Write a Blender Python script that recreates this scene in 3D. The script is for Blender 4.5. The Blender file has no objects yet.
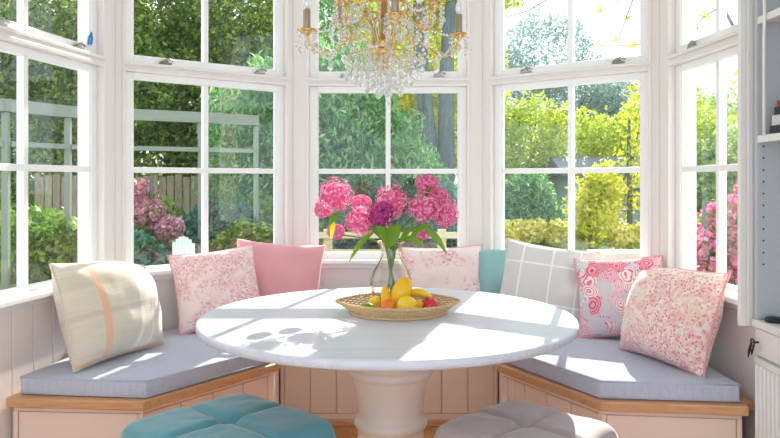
import bpy, bmesh, math, random
import numpy as np
from mathutils import Vector, Matrix, noise
R = math.radians
PI = math.pi
random.seed(7)
sc = bpy.context.scene
col = sc.collection

# ------------------------------------------------------------------ materials
def lin(c):
    return tuple((x/12.92 if x <= .04045 else ((x+.055)/1.055)**2.4) for x in c)
def rgb(r, g, b): return lin((r/255, g/255, b/255)) + (1,)

class NT:
    """small helper to write node trees"""
    def __init__(s, name):
        s.m = bpy.data.materials.new(name); s.m.use_nodes = True
        s.t = s.m.node_tree; s.t.nodes.clear()
        s.out = s.t.nodes.new('ShaderNodeOutputMaterial')
    def n(s, typ, ins=None, **kw):
        nd = s.t.nodes.new('ShaderNode'+typ)
        for k, v in kw.items(): setattr(nd, k, v)
        for k, v in (ins or {}).items():
            if isinstance(v, bpy.types.NodeSocket): s.t.links.new(v, nd.inputs[k])
            else: nd.inputs[k].default_value = v
        return nd
    def math(s, op, a, b=0.0, c=0.0, clamp=False):
        nd = s.n('Math', {0: a, 1: b, 2: c}, operation=op); nd.use_clamp = clamp
        return nd.outputs[0]
    def obj(s): return s.n('TexCoord').outputs['Object']
    def sep(s, v): return s.n('SeparateXYZ', {0: v}).outputs
    def noise(s, vec, scale, detail=3, dist=0):
        return s.n('TexNoise', {'Vector': vec, 'Scale': scale, 'Detail': detail, 'Distortion': dist}).outputs['Fac']
    def ramp(s, fac, stops, interp='LINEAR'):
        nd = s.n('ValToRGB', {0: fac}); cr = nd.color_ramp; cr.interpolation = interp
        while len(cr.elements) < len(stops): cr.elements.new(.5)
        for e, (p, c) in zip(cr.elements, stops):
            e.position = p; e.color = c if len(c) == 4 else tuple(c)+(1,)
        return nd.outputs[0]
    def mix(s, fac, a, b):
        nd = s.n('Mix', data_type='RGBA')
        for i, v in ((0, fac), (6, a), (7, b)):
            if isinstance(v, bpy.types.NodeSocket): s.t.links.new(v, nd.inputs[i])
            else: nd.inputs[i].default_value = v
        return nd.outputs[2]
    def bump(s, h, strength=.3, dist=.005):
        return s.n('Bump', {'Height': h, 'Strength': strength, 'Distance': dist}).outputs[0]
    def bsdf(s, color, rough=.5, normal=None, **kw):
        ins = {'Base Color': color, 'Roughness': rough}
        if normal is not None: ins['Normal'] = normal
        ins.update(kw)
        b = s.n('BsdfPrincipled', ins)
        s.t.links.new(b.outputs[0], s.out.inputs[0])
        return b
    def surf(s, sh): s.t.links.new(sh, s.out.inputs[0])

def plain(name, c, rough=.5, metal=0, var=.04, scale=8, bump=0.0, **kw):
    t = NT(name); v = t.obj(); n = t.noise(v, scale)
    d = tuple(x*(1-var*2) for x in c[:3])+(1,)
    colr = t.mix(n, c, d)
    nm = t.bump(t.noise(v, scale*12), bump, .002) if bump else None
    t.bsdf(colr, rough, nm, Metallic=metal, **kw)
    return t.m

M = {}
M['paint'] = plain('white_paint', rgb(246,243,240), .35, var=.015)
M['ceil'] = plain('ceiling_paint', rgb(245,243,240), .8, var=.01)
M['wallpaint'] = plain('wall_paint', rgb(236,229,225), .45, var=.015)
M['bounce_pink'] = plain('bounce_pink_boards', rgb(252,226,210), .45, var=.03, scale=3)  # slightly pink base plus the warm floor bounce, put into the colour
M['pedestal'] = plain('cream_turned_wood', rgb(243,226,216), .35, var=.02)
M['cabgrey'] = plain('pale_grey_paint', rgb(196,202,208), .45, var=.02)
M['metal'] = plain('brushed_steel', rgb(165,160,150), .3, 1)
M['gold'] = plain('gilt_metal', rgb(244,208,136), .25, 1, var=.15, scale=30)
M['brass'] = plain('pale_brass', rgb(205,180,140), .28, 1, var=.1)
M['bronze'] = plain('candle_sleeve', rgb(176,160,136), .4, .5)
M['black'] = plain('black_iron', rgb(24,24,26), .4)

def wood(name, a, b, scale=(1.5, 26, 26), rough=.4, rot=0, dist=1.5):
    t = NT(name)
    mp = t.n('Mapping', {'Vector': t.obj(), 'Scale': scale, 'Rotation': (0, 0, rot)}).outputs[0]
    n = t.noise(mp, 2.2, 5, dist); n2 = t.noise(mp, 9, 3)
    c = t.ramp(n, [(.3, a), (.7, b)])
    t.bsdf(c, rough, t.bump(n2, .12, .002))
    return t.m
M['oak'] = wood('honey_oak', rgb(206,150,104), rgb(226,176,130))
M['tabletop'] = wood('whitewashed_table_wood', rgb(208,214,228), rgb(226,230,240), (1.2, 22, 22), .28)
M['timber'] = wood('weathered_timber', rgb(120,104,88), rgb(168,150,128), (12, 12, 1.2), .8)
M['palewood'] = wood('sunbleached_timber', rgb(196,178,140), rgb(226,206,164), (2, 12, 12), .8)
M['bark'] = wood('dark_bark', rgb(70,84,84), rgb(112,124,120), (10, 10, 1.5), .9)
M['greytimber'] = plain('grey_painted_timber', rgb(128,140,140), .6)
M['shedwood'] = plain('pale_blue_grey_boards', rgb(160,176,184), .7)
M['whitetimber'] = plain('white_painted_timber', rgb(225,228,230), .6)
M['reflection'] = plain('reflection_grey', rgb(134,142,130), .7)  # grey for the frame that imitates reflections in the left glass

def floor_mat():
    t = NT('oak_floorboards'); v = t.obj()
    mp = t.n('Mapping', {'Vector': v, 'Rotation': (0, 0, R(40))}).outputs[0]
    br = t.n('TexBrick', {'Vector': mp, 'Scale': 1.0, 'Mortar Size': .0018, 'Brick Width': .62, 'Row Height': .09,
             'Color1': rgb(196,132,74), 'Color2': rgb(226,170,112), 'Mortar': rgb(110,68,38)})
    mp2 = t.n('Mapping', {'Vector': mp, 'Scale': (2, 30, 1)}).outputs[0]
    c = t.mix(t.math('MULTIPLY', t.noise(mp2, 3, 4), .35), br.outputs[0], rgb(150,96,52))
    t.bsdf(c, .32, t.bump(br.outputs[1], .2, .002))
    return t.m
M['floor'] = floor_mat()

def fabric(name, colr_fn, rough=.9, weave=420, sub=.25):
    t = NT(name); v = t.obj(); x, y, z = t.sep(v)
    c = colr_fn(t, v, x, y, z)
    w = t.math('MULTIPLY', t.math('SINE', t.math('MULTIPLY', x, weave*2)), t.math('SINE', t.math('MULTIPLY', y, weave*2)))
    h = t.math('ADD', t.math('MULTIPLY', w, .35 if weave == 500 else .0), t.noise(v, 9, 3))
    t.bsdf(c, rough, t.bump(h, .5, .006) if weave > 250 else t.bump(t.noise(v, 14, 4, .5), .35, .006), **{'Sheen Weight': sub, 'Sheen Roughness': .5})
    return t.m
def solid(c, var=.1, scale=6):
    d = tuple(q*(1-var*2) for q in c[:3])+(1,)
    return lambda t, v, x, y, z: t.mix(t.noise(v, scale), c, d)
def stripe(t, c, pos, w, soft=.002):
    a = t.math('ABSOLUTE', t.math('SUBTRACT', c, pos))
    return t.math('SUBTRACT', 1, t.math('DIVIDE', t.math('SUBTRACT', a, w), soft, clamp=True), clamp=True)

def plaid_cream(t, v, x, y, z):
    base = t.mix(t.noise(t.n('Mapping', {'Vector': v, 'Scale': (4, 60, 4)}).outputs[0], 2), rgb(236,226,208), rgb(210,200,182))
    c = base
    for p, w in ((.02, .012), (.10, .006)):
        c = t.mix(t.math('MULTIPLY', stripe(t, x, p, w), .65), c, rgb(246,242,232))
    for p, w in ((-.02, .01), (.12, .03)):
        c = t.mix(t.math('MULTIPLY', stripe(t, y, p, w), .5), c, rgb(206,196,176))
    c = t.mix(t.math('MULTIPLY', stripe(t, x, -.15, .013), .85), c, rgb(242,188,152))
    c = t.mix(t.math('MULTIPLY', stripe(t, y, -.2, .008), .8), c, rgb(240,196,150))
    return c
def plaid_grey(t, v, x, y, z):
    base = t.mix(t.noise(v, 5), rgb(226,223,219), rgb(210,207,203))
    c = base
    for p in (-.13, 0.02, .15):
        c = t.mix(t.math('MULTIPLY', stripe(t, x, p, .0035), .8), c, rgb(250,249,247))
    for p in (-.1, .09):
        c = t.mix(t.math('MULTIPLY', stripe(t, y, p, .0035), .8), c, rgb(250,249,247))
    return c
def floral(bg, c1, c2, s=26, th=.45, patch=5, extra=None):
    def f(t, v, x, y, z):
        d = t.noise(v, patch, 3, .6)
        vo = t.n('TexVoronoi', {'Vector': v, 'Scale': s*2.2, 'Randomness': 1.0}).outputs
        dots = t.ramp(vo['Distance'], [(.28, (1,1,1)), (.42, (0,0,0))])
        vb = t.noise(v, s, 4, 1.2)
        fine = t.ramp(vb, [(.42, (0,0,0)), (.55, (1,1,1))])
        reg = t.ramp(d, [(th, (0,0,0)), (th+.1, (1,1,1))])
        m1 = t.math('MULTIPLY', reg, dots)
        m2 = t.math('MULTIPLY', t.math('MULTIPLY', fine, t.math('ADD', reg, .25)), .55, clamp=True)
        pinks = t.mix(t.noise(v, 9, 2), c1, c2)
        c = t.mix(m2, bg, c1)
        c = t.mix(m1, c, pinks)
        if extra:
            e = t.ramp(t.noise(t.n('Mapping', {'Vector': v, 'Location': (3, 2, 1)}).outputs[0], 7, 3), [(.58, (0,0,0)), (.66, (1,1,1))])
            c = t.mix(t.math('MULTIPLY', e, .7), c, extra)
        return c
    return f
def paisley(t, v, x, y, z):
    nz = t.n('TexNoise', {'Vector': v, 'Scale': 9.0}).outputs['Color']
    vv = t.n('VectorMath', {0: v, 1: t.n('VectorMath', {0: nz, 'Scale': .05}, operation='SCALE').outputs[0]}, operation='ADD').outputs[0]
    vo = t.n('TexVoronoi', {'Vector': vv, 'Scale': 15.0, 'Randomness': .9}).outputs
    rings = t.math('SINE', t.math('MULTIPLY', vo['Distance'], 46))
    rr = t.ramp(rings, [(.35, (0,0,0)), (.6, (1,1,1))])
    rc = t.sep(vo['Color'])[0]
    cc = t.ramp(rc, [(0, rgb(232,120,140)), (.3, rgb(214,70,100)), (.48, rgb(240,180,188)), (.66, rgb(160,190,200)), (.85, rgb(226,140,165))], 'CONSTANT')
    base = t.ramp(rc, [(0, rgb(246,228,226)), (.3, rgb(238,170,180)), (.48, rgb(198,214,220)), (.66, rgb(246,222,222)), (.85, rgb(236,200,206))], 'CONSTANT')
    c = t.mix(rr, base, cc)
    vo2 = t.n('TexVoronoi', {'Vector': v, 'Scale': 70.0}).outputs
    d2 = t.math('MULTIPLY', t.ramp(vo2['Distance'], [(.2, (1,1,1)), (.32, (0,0,0))]), t.ramp(t.noise(v, 8), [(.45, (0,0,0)), (.55, (1,1,1))]))
    return t.mix(d2, c, rgb(206,50,84))
M['p_cream'] = fabric('cream_plaid_linen', plaid_cream)
M['p_grey'] = fabric('greige_windowpane_check', plaid_grey)
M['p_rose'] = fabric('rose_velvet', solid(rgb(242,176,182), .07))
M['p_teal'] = fabric('teal_velvet', solid(rgb(150,196,198), .08))
M['p_flor1'] = fabric('pink_speckled_floral', floral(rgb(246,226,222), rgb(240,180,184), rgb(222,110,134), 40, .37, 7))
M['p_toile'] = fabric('pink_toile', floral(rgb(248,230,228), rgb(238,190,196), rgb(220,140,158), 22, .5, 8))
M['p_paisley'] = fabric('pink_and_blue_paisley', paisley)
M['p_flor2'] = fabric('coral_blossom_print', floral(rgb(248,232,220), rgb(240,176,178), rgb(216,98,118), 34, .34, 6, rgb(246,232,205)))
M['piping'] = fabric('pink_piping', solid(rgb(238,170,174), .05))
M['piping_cream'] = fabric('cream_piping', solid(rgb(232,222,206), .05))
M['seatfab'] = fabric('chambray_grey', lambda t, v, x, y, z: t.mix(t.noise(v, 160, 2), rgb(216,221,238), rgb(184,190,210)), .9, 500)
M['ott_teal'] = fabric('teal_ottoman_velvet', solid(rgb(92,166,178), .16, 5), .75, 200, .5)  # base colour lightened to carry the velvet's sheen
M['ott_taupe'] = fabric('taupe_ottoman_velvet', solid(rgb(192,176,176), .12, 5), .75, 200, .5)  # taupe made lighter, sheen included in the colour

def schlick(t, f0):
    fc = t.n('LayerWeight', {'Blend': .5}).outputs['Facing']
    return t.math('MULTIPLY_ADD', t.math('POWER', fc, 5.0), 1-f0, f0)
def glass_mat():
    t = NT('window_glass')
    fr = schlick(t, .04)
    tr = t.n('BsdfTransparent', {'Color': (.985, .99, .985, 1)}).outputs[0]
    gl = t.n('BsdfGlossy', {'Roughness': .02, 'Color': (1, 1, 1, 1)}).outputs[0]
    t.surf(t.n('MixShader', {0: t.math('MULTIPLY', fr, .7), 1: tr, 2: gl}).outputs[0])
    return t.m
M['glass'] = glass_mat()
def vase_mat():
    t = NT('amber_tinted_vase_glass')
    lw = t.n('LayerWeight', {'Blend': .35}).outputs['Facing']
    cc = t.ramp(lw, [(0, (.98,.985,.985,1)), (.5, (.92,.90,.82,1)), (.72, (.60,.52,.34,1)), (1, (.25,.2,.15,1))])
    tr = t.n('BsdfTransparent', {'Color': cc}).outputs[0]
    gl = t.n('BsdfGlossy', {'Roughness': .03, 'Color': (1, 1, 1, 1)}).outputs[0]
    fr = schlick(t, .05)
    t.surf(t.n('MixShader', {0: fr, 1: tr, 2: gl}).outputs[0])
    return t.m
M['vase'] = vase_mat()
def crystal_mat():
    t = NT('cut_crystal')
    tr = t.n('BsdfTransparent', {'Color': (.96, .97, 1, 1)}).outputs[0]
    gl = t.n('BsdfGlossy', {'Roughness': .05, 'Color': (1, 1, 1, 1)}).outputs[0]
    rf = t.n('BsdfRefraction', {'Roughness': .05, 'IOR': 1.5, 'Color': (1, 1, 1, 1)}).outputs[0]
    tl = t.n('BsdfTranslucent', {'Color': (1, 1, 1, 1)}).outputs[0]
    a = t.n('MixShader', {0: .4, 1: tr, 2: rf}).outputs[0]
    b = t.n('MixShader', {0: .5, 1: gl, 2: tl}).outputs[0]
    t.surf(t.n('MixShader', {0: .55, 1: a, 2: b}).outputs[0])
    return t.m
M['crystal'] = crystal_mat()

def leaf_mat(name, a, b, c=None, trans=.45, rough=.5):
    t = NT(name)
    rnd = t.n('NewGeometry').outputs['Random Per Island']
    n = t.noise(t.obj(), 1.3, 3)
    f = t.math('ADD', t.math('MULTIPLY', rnd, .6), t.math('MULTIPLY', n, .45))
    colr = t.ramp(f, [(.1, a), (.5, b), (.95, c or b)])
    d = t.n('BsdfPrincipled', {'Base Color': colr, 'Roughness': rough}).outputs[0]
    tl = t.n('BsdfTranslucent', {'Color': colr}).outputs[0]
    t.surf(t.n('MixShader', {0: trans, 1: d, 2: tl}).outputs[0])
    return t.m
M['lf_dark'] = leaf_mat('dark_green_leaves', rgb(52,90,46), rgb(104,142,60), rgb(214,222,100), .55)  # yellow end of the ramp imitates backlit leaves
M['lf_wood'] = leaf_mat('dappled_woodland_leaves', rgb(60,96,44), rgb(140,168,64), rgb(240,240,120), .55)  # bright yellow stop paints in the sunlit dapples
M['lf_fir'] = leaf_mat('bright_green_sprays', rgb(50,112,66), rgb(110,172,98), rgb(206,226,170))
M['lf_yellow'] = leaf_mat('yellow_green_leaves', rgb(150,170,52), rgb(206,210,70), rgb(244,232,96), .5)
M['lf_lime'] = leaf_mat('lime_green_leaves', rgb(120,160,70), rgb(190,206,80), rgb(240,236,110), .5)
M['lf_mid'] = leaf_mat('mid_green_leaves', rgb(62,110,52), rgb(120,160,64), rgb(190,205,96))
M['lf_haze'] = leaf_mat('haze_tinted_leaves', rgb(104,134,134), rgb(144,168,164), rgb(180,196,180))  # pale haze of distance mixed into the leaf colour
M['lf_pale'] = leaf_mat('pale_green_leaves', rgb(110,150,100), rgb(164,190,120), rgb(214,222,150), .5)
M['lf_teal'] = leaf_mat('bluish_green_leaves', rgb(48,92,80), rgb(84,134,112), rgb(130,170,140))
M['fl_pink'] = leaf_mat('pink_blossom', rgb(206,70,130), rgb(232,120,168), rgb(246,180,206), .35)
M['fl_pale'] = leaf_mat('pale_pink_blossom', rgb(196,110,140), rgb(226,160,182), rgb(242,200,210), .35)
M['fl_mix'] = leaf_mat('mixed_border_flowers', rgb(150,190,70), rgb(246,236,110), rgb(255,248,226), .35)
M['hyd'] = leaf_mat('pink_hydrangea_petals', rgb(222,60,140), rgb(246,124,180), rgb(255,230,240), .35)
M['hydp'] = leaf_mat('magenta_hydrangea_petals', rgb(150,20,110), rgb(190,44,140), rgb(220,96,170), .25)
M['bleaf'] = leaf_mat('bouquet_leaf', rgb(50,96,30), rgb(96,146,40), rgb(150,186,60), .35, .35)
M['ydleaf'] = leaf_mat('yellow_bouquet_leaf', rgb(226,216,40), rgb(240,228,60), rgb(240,228,60), .35, .35)
M['stem'] = plain('green_stem', rgb(104,140,58), .5)
M['lawn'] = plain('lawn', rgb(120,150,84), .9, var=.2, scale=3)
M['gravel'] = plain('pale_gravel', rgb(214,206,190), .9, var=.12, scale=20)
M['stone'] = plain('garden_stone', rgb(176,164,148), .85, var=.15, scale=6, bump=.4)
M['roof'] = plain('slate', rgb(120,130,136), .7, var=.1)
M['straw'] = plain('woven_seagrass', rgb(238,202,152), .7, var=.16, scale=60)
def fruit(name, a, b, rough=.35, scale=14):
    t = NT(name); n = t.noise(t.obj(), scale, 3)
    t.bsdf(t.ramp(n, [(.35, a), (.65, b)]), rough, t.bump(t.noise(t.obj(), 160), .15, .001), **{'Subsurface Weight': .05})
    return t.m
M['lemon'] = fruit('lemon_peel', rgb(246,206,40), rgb(250,220,70))
M['mango'] = fruit('mango_skin', rgb(246,178,16), rgb(250,206,40))
M['banana'] = fruit('banana_skin', rgb(240,190,30), rgb(250,212,60))
M['orange'] = fruit('orange_peel', rgb(238,110,20), rgb(246,140,40))
M['apple'] = fruit('red_apple_skin', rgb(196,20,40), rgb(226,50,66), .25)
M['lime'] = fruit('lime_peel', rgb(96,150,30), rgb(150,180,50))
M['b_red'] = plain('red_book', rgb(190,60,50), .6); M['b_dark'] = plain('dark_book', rgb(50,56,66), .6)
M['b_white'] = plain('white_book', rgb(230,230,228), .6)
M['blue'] = plain('blue_plastic', rgb(70,140,200), .4)
M['water'] = glass_mat(); M['water'].name = 'vase_water'

# ------------------------------------------------------------------ mesh helpers
class MB:
    def __init__(s): s.v = []; s.f = []; s.T = Matrix.Identity(4); s.smooth = []
    def add(s, vs, fs, sm=False):
        o = len(s.v)
        s.v += [tuple(s.T @ Vector(p)) for p in vs]
        s.f += [tuple(o+i for i in f) for f in fs]; s.smooth += [sm]*len(fs)
        return s
    def box(s, x0, x1, y0, y1, z0, z1):
        return s.add([(x0,y0,z0),(x1,y0,z0),(x1,y1,z0),(x0,y1,z0),(x0,y0,z1),(x1,y0,z1),(x1,y1,z1),(x0,y1,z1)],
              [(0,3,2,1),(4,5,6,7),(0,1,5,4),(1,2,6,5),(2,3,7,6),(3,0,4,7)])
    def prism(s, pts, z0, z1):
        a = sum(p[0]*q[1]-q[0]*p[1] for p, q in zip(pts, pts[1:]+pts[:1]))
        if a < 0: pts = pts[::-1]
        n = len(pts)
        return s.add([(x,y,z0) for x,y in pts]+[(x,y,z1) for x,y in pts],
              [tuple(range(n))[::-1], tuple(range(n, 2*n))]+[(i,(i+1)%n,n+(i+1)%n,n+i) for i in range(n)])
    def tube(s, pts, rad, n=8, cap=True):
        pts = [Vector(p) for p in pts]; rs = rad if isinstance(rad, (list, tuple)) else [rad]*len(pts)
        vs = []; up = None
        for i, p in enumerate(pts):
            d = (pts[min(i+1, len(pts)-1)]-pts[max(i-1, 0)]).normalized()
            if up is None:
                up = Vector((0,0,1)) if abs(d.z) < .9 else Vector((1,0,0))
            a = d.cross(up).normalized(); b = a.cross(d).normalized(); up = b
            for k in range(n):
                t = 2*PI*k/n; vs.append(p+(a*math.cos(t)+b*math.sin(t))*rs[i])
        fs = []
        for i in range(len(pts)-1):
            for k in range(n):
                fs.append((i*n+k, i*n+(k+1)%n, (i+1)*n+(k+1)%n, (i+1)*n+k))
        if cap:
            fs.append(tuple(range(n))[::-1]); fs.append(tuple(range((len(pts)-1)*n, len(pts)*n)))
        return s.add(vs, fs, True)
    def ring(s, rad, r, c=(0,0,0), n=32, m=6, sx=1, sy=1):
        vs = []; fs = []
        for i in range(n):
            a = 2*PI*i/n
            for k in range(m):
                b = 2*PI*k/m; rr = rad+r*math.cos(b)
                vs.append((c[0]+rr*math.cos(a)*sx, c[1]+rr*math.sin(a)*sy, c[2]+r*math.sin(b)))
        for i in range(n):
            for k in range(m):
                fs.append((i*m+k, ((i+1)%n)*m+k, ((i+1)%n)*m+(k+1)%m, i*m+(k+1)%m))
        return s.add(vs, fs, True)
    def lathe(s, prof, n=40, c=(0,0,0), flute=None, close=True):
        vs = []; fs = []
        for (r, z) in prof:
            for i in range(n):
                a = 2*PI*i/n; q = r*(1+(flute(a, z) if flute else 0))
                vs.append((c[0]+q*math.cos(a), c[1]+q*math.sin(a), c[2]+z))
        for j in range(len(prof)-1):
            for i in range(n):
                fs.append((j*n+i, j*n+(i+1)%n, (j+1)*n+(i+1)%n, (j+1)*n+i))
        if close:
            fs.append(tuple(range(n))[::-1]); fs.append(tuple(range((len(prof)-1)*n, len(prof)*n)))
        return s.add(vs, fs, True)
    def blob(s, c, r, n=12, m=8, jit=0):
        r = r if isinstance(r, (tuple, list)) else (r, r, r)
        vs = []; fs = []
        for j in range(m+1):
            th = PI*j/m
            for i in range(n):
                a = 2*PI*i/n; q = 1+jit*(noise.noise(Vector((c[0]*7+math.cos(a)*2, c[1]*7+math.sin(a)*2, th*2))))
                vs.append((c[0]+r[0]*q*math.sin(th)*math.cos(a), c[1]+r[1]*q*math.sin(th)*math.sin(a), c[2]-r[2]*q*math.cos(th)))
        for j in range(m):
            for i in range(n):
                fs.append((j*n+i, j*n+(i+1)%n, (j+1)*n+(i+1)%n, (j+1)*n+i))
        return s.add(vs, fs, True)
    def drop(s, c, r, h, n=6):
        """faceted crystal drop hanging below c"""
        vs = [(c[0], c[1], c[2])]
        for k in range(n):
            a = 2*PI*k/n; vs.append((c[0]+r*math.cos(a), c[1]+r*math.sin(a), c[2]-h*.62))
        vs.append((c[0], c[1], c[2]-h))
        fs = [(0, 1+k, 1+(k+1)%n) for k in range(n)]+[(n+1, 1+(k+1)%n, 1+k) for k in range(n)]
        return s.add(vs, fs)
    def build(s, name, mat, parent=None, bevel=0, smooth=None, org=None):
        me = bpy.data.meshes.new(name)
        vs = s.v
        if org is not None: vs = [(x-org[0], y-org[1], z-org[2]) for x, y, z in vs]
        me.from_pydata(vs, [], s.f)
        me.polygons.foreach_set('use_smooth', s.smooth if smooth is None else [smooth]*len(s.f))
        me.materials.append(mat); me.update()
        o = bpy.data.objects.new(name, me); col.objects.link(o)
        if org is not None: o.location = org
        if parent is not None: o.parent = parent
        if bevel:
            b = o.modifiers.new('bevel', 'BEVEL'); b.width = bevel; b.segments = 2; b.limit_method = 'ANGLE'
            b.harden_normals = False
        return o

def tag(o, label=None, cat=None, group=None, kind=None):
    if label: o['label'] = label
    if cat: o['category'] = cat
    if group: o['group'] = group
    if kind: o['kind'] = kind
    return o
def empty(name, loc=(0,0,0), rz=0):
    o = bpy.data.objects.new(name, None); col.objects.link(o)
    o.location = loc; o.rotation_euler = (0, 0, rz); o.empty_display_size = .1
    return o
def struct(o): o['kind'] = 'structure'; return o
def copy_tree(o, parent=None):
    c = o.copy(); col.objects.link(c)
    if parent is not None: c.parent = parent
    for ch in [k for k in bpy.data.objects if k.parent == o]: copy_tree(ch, c)
    return c

# ------------------------------------------------------------------ camera frame: eye at (0,0,1.25), looking along +Y
F = 721.0; EYE = 1.25; HY = 180.0
def W(px, py, d):
    """world point on the ray of pixel (px,py) at depth d; used for measuring positions in the place"""
    return Vector(((px-390)/F*d, d, EYE+(HY-py)/F*d))

# ------------------------------------------------------------------ room shell
V3L, V2L, V1L = (-1.607, 1.914), (-1.33, 3.49), (-.552, 4.1)
V1R, V2R = (.528, 4.1), (1.305, 3.49)
V3R = (1.305+.07*.9, 3.49-.9975*.9)
H = 2.75; Z0, Z1, Z2, Z3 = .80, 1.785, 1.832, 2.56
def seg(P, Q):
    P = Vector(P+(0,)); Q = Vector(Q+(0,)); u = (Q-P).normalized(); n = Vector((-u.y, u.x, 0))
    T = Matrix(((u.x, n.x, 0, P.x), (u.y, n.y, 0, P.y), (0, 0, 1, 0), (0, 0, 0, 1)))
    return T, (Q-P).length
def wall(name, P, Q, op=None, boards=True):
    T, L = seg(P, Q); m = MB(); m.T = T
    th = .13
    if op:
        a, b = op
        m.box(0, a, 0, th, 0, H); m.box(b, L, 0, th, 0, H)
        m.box(a, b, 0, th, 0, Z0-.022); m.box(a, b, 0, th, Z1, Z2); m.box(a, b, 0, th, Z3, H)
        for (z0, z1) in ((Z0, Z1), (Z2, Z3)):          # raised bead around each opening
            for x0, x1, y0, y1 in ((a-.016, a, z0, z1+.016), (b, b+.016, z0, z1+.016), (a, b, z1, z1+.016)):
                m.box(x0, x1, -.008, .002, y0, y1)
            if z0 > 1: m.box(a-.016, b+.016, -.008, .002, z0-.016, z0)
    else: m.box(0, L, 0, th, 0, H)
    w = struct(m.build(name, M['wallpaint'], bevel=.002))
    if boards:                                         # tongue and groove boards under the sill
        m = MB(); m.T = T; n = max(1, round(L/.12)); s = L/n
        for i in range(n): m.box(i*s+.003, (i+1)*s-.003, -.012, -.0005, .0, Z0-.03)
        m.build('wainscot', M['panelpaint'], w, bevel=.003)
    return T, L
M['panelpaint'] = plain('bounce_tinted_white', rgb(244,234,229), .45, var=.02)  # pink of light bounced off the floor is tinted into this white

SIDES = [  # name, P, Q, glass from, to, bar, glass bottom
    ('left', V3L, V2L, .49, 1.445, 1.0, .82),
    ('back_left', V2L, V1L, .095, .900, .480, .815),
    ('back', V1L, V1R, .137, .944, .541, .835),
    ('back_right', V1R, V2R, .103, .886, .513, .82),
    ('right', V2R, V3R, .155, .81, .475, .82)]
M['sash'] = plain('white_sash_paint', rgb(247,246,245), .3, var=.01)
for i, (nm, P, Q, a, b, bar, gb) in enumerate(SIDES):
    T, L = wall('wall_'+nm, P, Q, (a-.047, b+.047), nm == 'left')
    w = struct(empty('window_%d' % (i+1)))
    w['label'] = ''
    del w['label']
    # sashes
    for nme, g0, g1, o0, o1, rails in (('lower_sash', gb, 1.75, Z0, Z1, [1.30]), ('upper_sash', 1.871, 2.515, Z2, Z3, [])):
        m = MB(); m.T = T
        m.box(a-.047, a, .028, .07, o0, o1); m.box(b, b+.047, .028, .07, o0, o1)
        m.box(a, b, .028, .07, o0, g0); m.box(a, b, .028, .07, g1, o1)
        m.box(bar-.014, bar+.014, .032, .066, g0, g1)
        for r in rails:
            m.box(a, bar-.014, .034, .064, r-.014, r+.014); m.box(bar+.014, b, .034, .064, r-.014, r+.014)
        # slim glazing stops catching light
        for x in (a, b-.006): m.box(x, x+.006, .034, .040, g0, g1)
        s = m.build(nme, M['sash'], w, bevel=.003)
        m = MB(); m.T = T; m.box(a, b, .048, .052, g0, g1)
        m.build('glass_pane', M['glass'], s)
    # stays on the upper sash
    for f in ((.2, .86) if nm != 'left' else (.36, .88)):
        x = a+(b-a)*f; m = MB(); m.T = T
        m.box(x-.03, x+.03, .010, .028, 1.838, 1.846)
        m.box(x-.012, x+.012, .010, .028, 1.846, 1.858)
        m.tube([T.inverted() @ (T @ Vector((x-.025, .014, 1.85))), (x+.01, .012, 1.866), (x+.04, .012, 1.856)], .0045, 6)
        m.build('window_stay', M['metal'], w)
    if nm == 'left':
        m = MB(); m.T = T; x = a+(b-a)*.96
        m.tube([(x, .02, 1.87), (x, .015, 1.905), (x+.012, .012, 1.925), (x+.022, .015, 1.90), (x+.022, .02, 1.875)], .006, 6)
        tag(m.build('window_catch', M['blue'], w), 'blue window catch')
    # sill board
    m = MB(); m.T = T; e = .015
    m.box(e, L-e, -.055, .028, Z0-.022, Z0); m.box(e, L-e, -.018, -.001, Z0-.05, Z0-.022)
    struct(m.build('trim_%d' % (i+1), M['sash'], bevel=.004))
    # skirting
# corner posts close the mitres
def post(i, V, A, B):
    V = Vector(V+(0,)); 
    def nr(P, Q): u = (Vector(Q+(0,))-Vector(P+(0,))).normalized(); return Vector((-u.y, u.x, 0))
    n = (nr(*A)+nr(*B)).normalized(); c = V+n*.075/ n.dot(nr(*A))
    m = MB(); m.lathe([(.073, 0), (.073, H)], 24, (c.x, c.y, 0)); struct(m.build('trim_%d' % i, M['paint']))
post(6, V2L, (V3L, V2L), (V2L, V1L)); post(7, V1L, (V2L, V1L), (V1L, V1R))
post(8, V1R, (V1L, V1R), (V1R, V2R)); post(9, V2R, (V1R, V2R), (V2R, V3R))
# side walls towards the room, cut short so sky light enters from behind
wall('wall_side_left', (-1.607, -.7), (-1.607, 1.914), boards=False)
m = MB(); m.box(1.47, 1.80, 2.592, 2.66, 0, H); struct(m.build('wall_return_right', M['wallpaint']))
m = MB(); m.box(1.68, 1.80, -.7, 2.591, 0, H); struct(m.build('wall_side_right', M['wallpaint']))
m = MB(); m.prism([(-1.85,-.7), (1.85,-.7), (1.85,3.4), (1.5,3.62), (.62,4.3), (-.62,4.3), (-1.55,3.62), (-1.85,3.4)], -.06, 0)
struct(m.build('floor', M['floor']))
m = MB(); m.prism([(-1.85,-.7), (1.85,-.7), (1.85,3.4), (1.5,3.62), (.62,4.3), (-.62,4.3), (-1.55,3.62), (-1.85,3.4)], H, H+.1)
struct(m.build('ceiling', M['ceil']))
# architrave between the right window and the bookcase
m = MB(); m.box(1.262, 1.288, 2.602, 2.622, .722, H); m.box(1.288, 1.36, 2.602, 2.614, .722, H)
struct(m.build('trim_10', M['paint'], bevel=.004))

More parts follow.
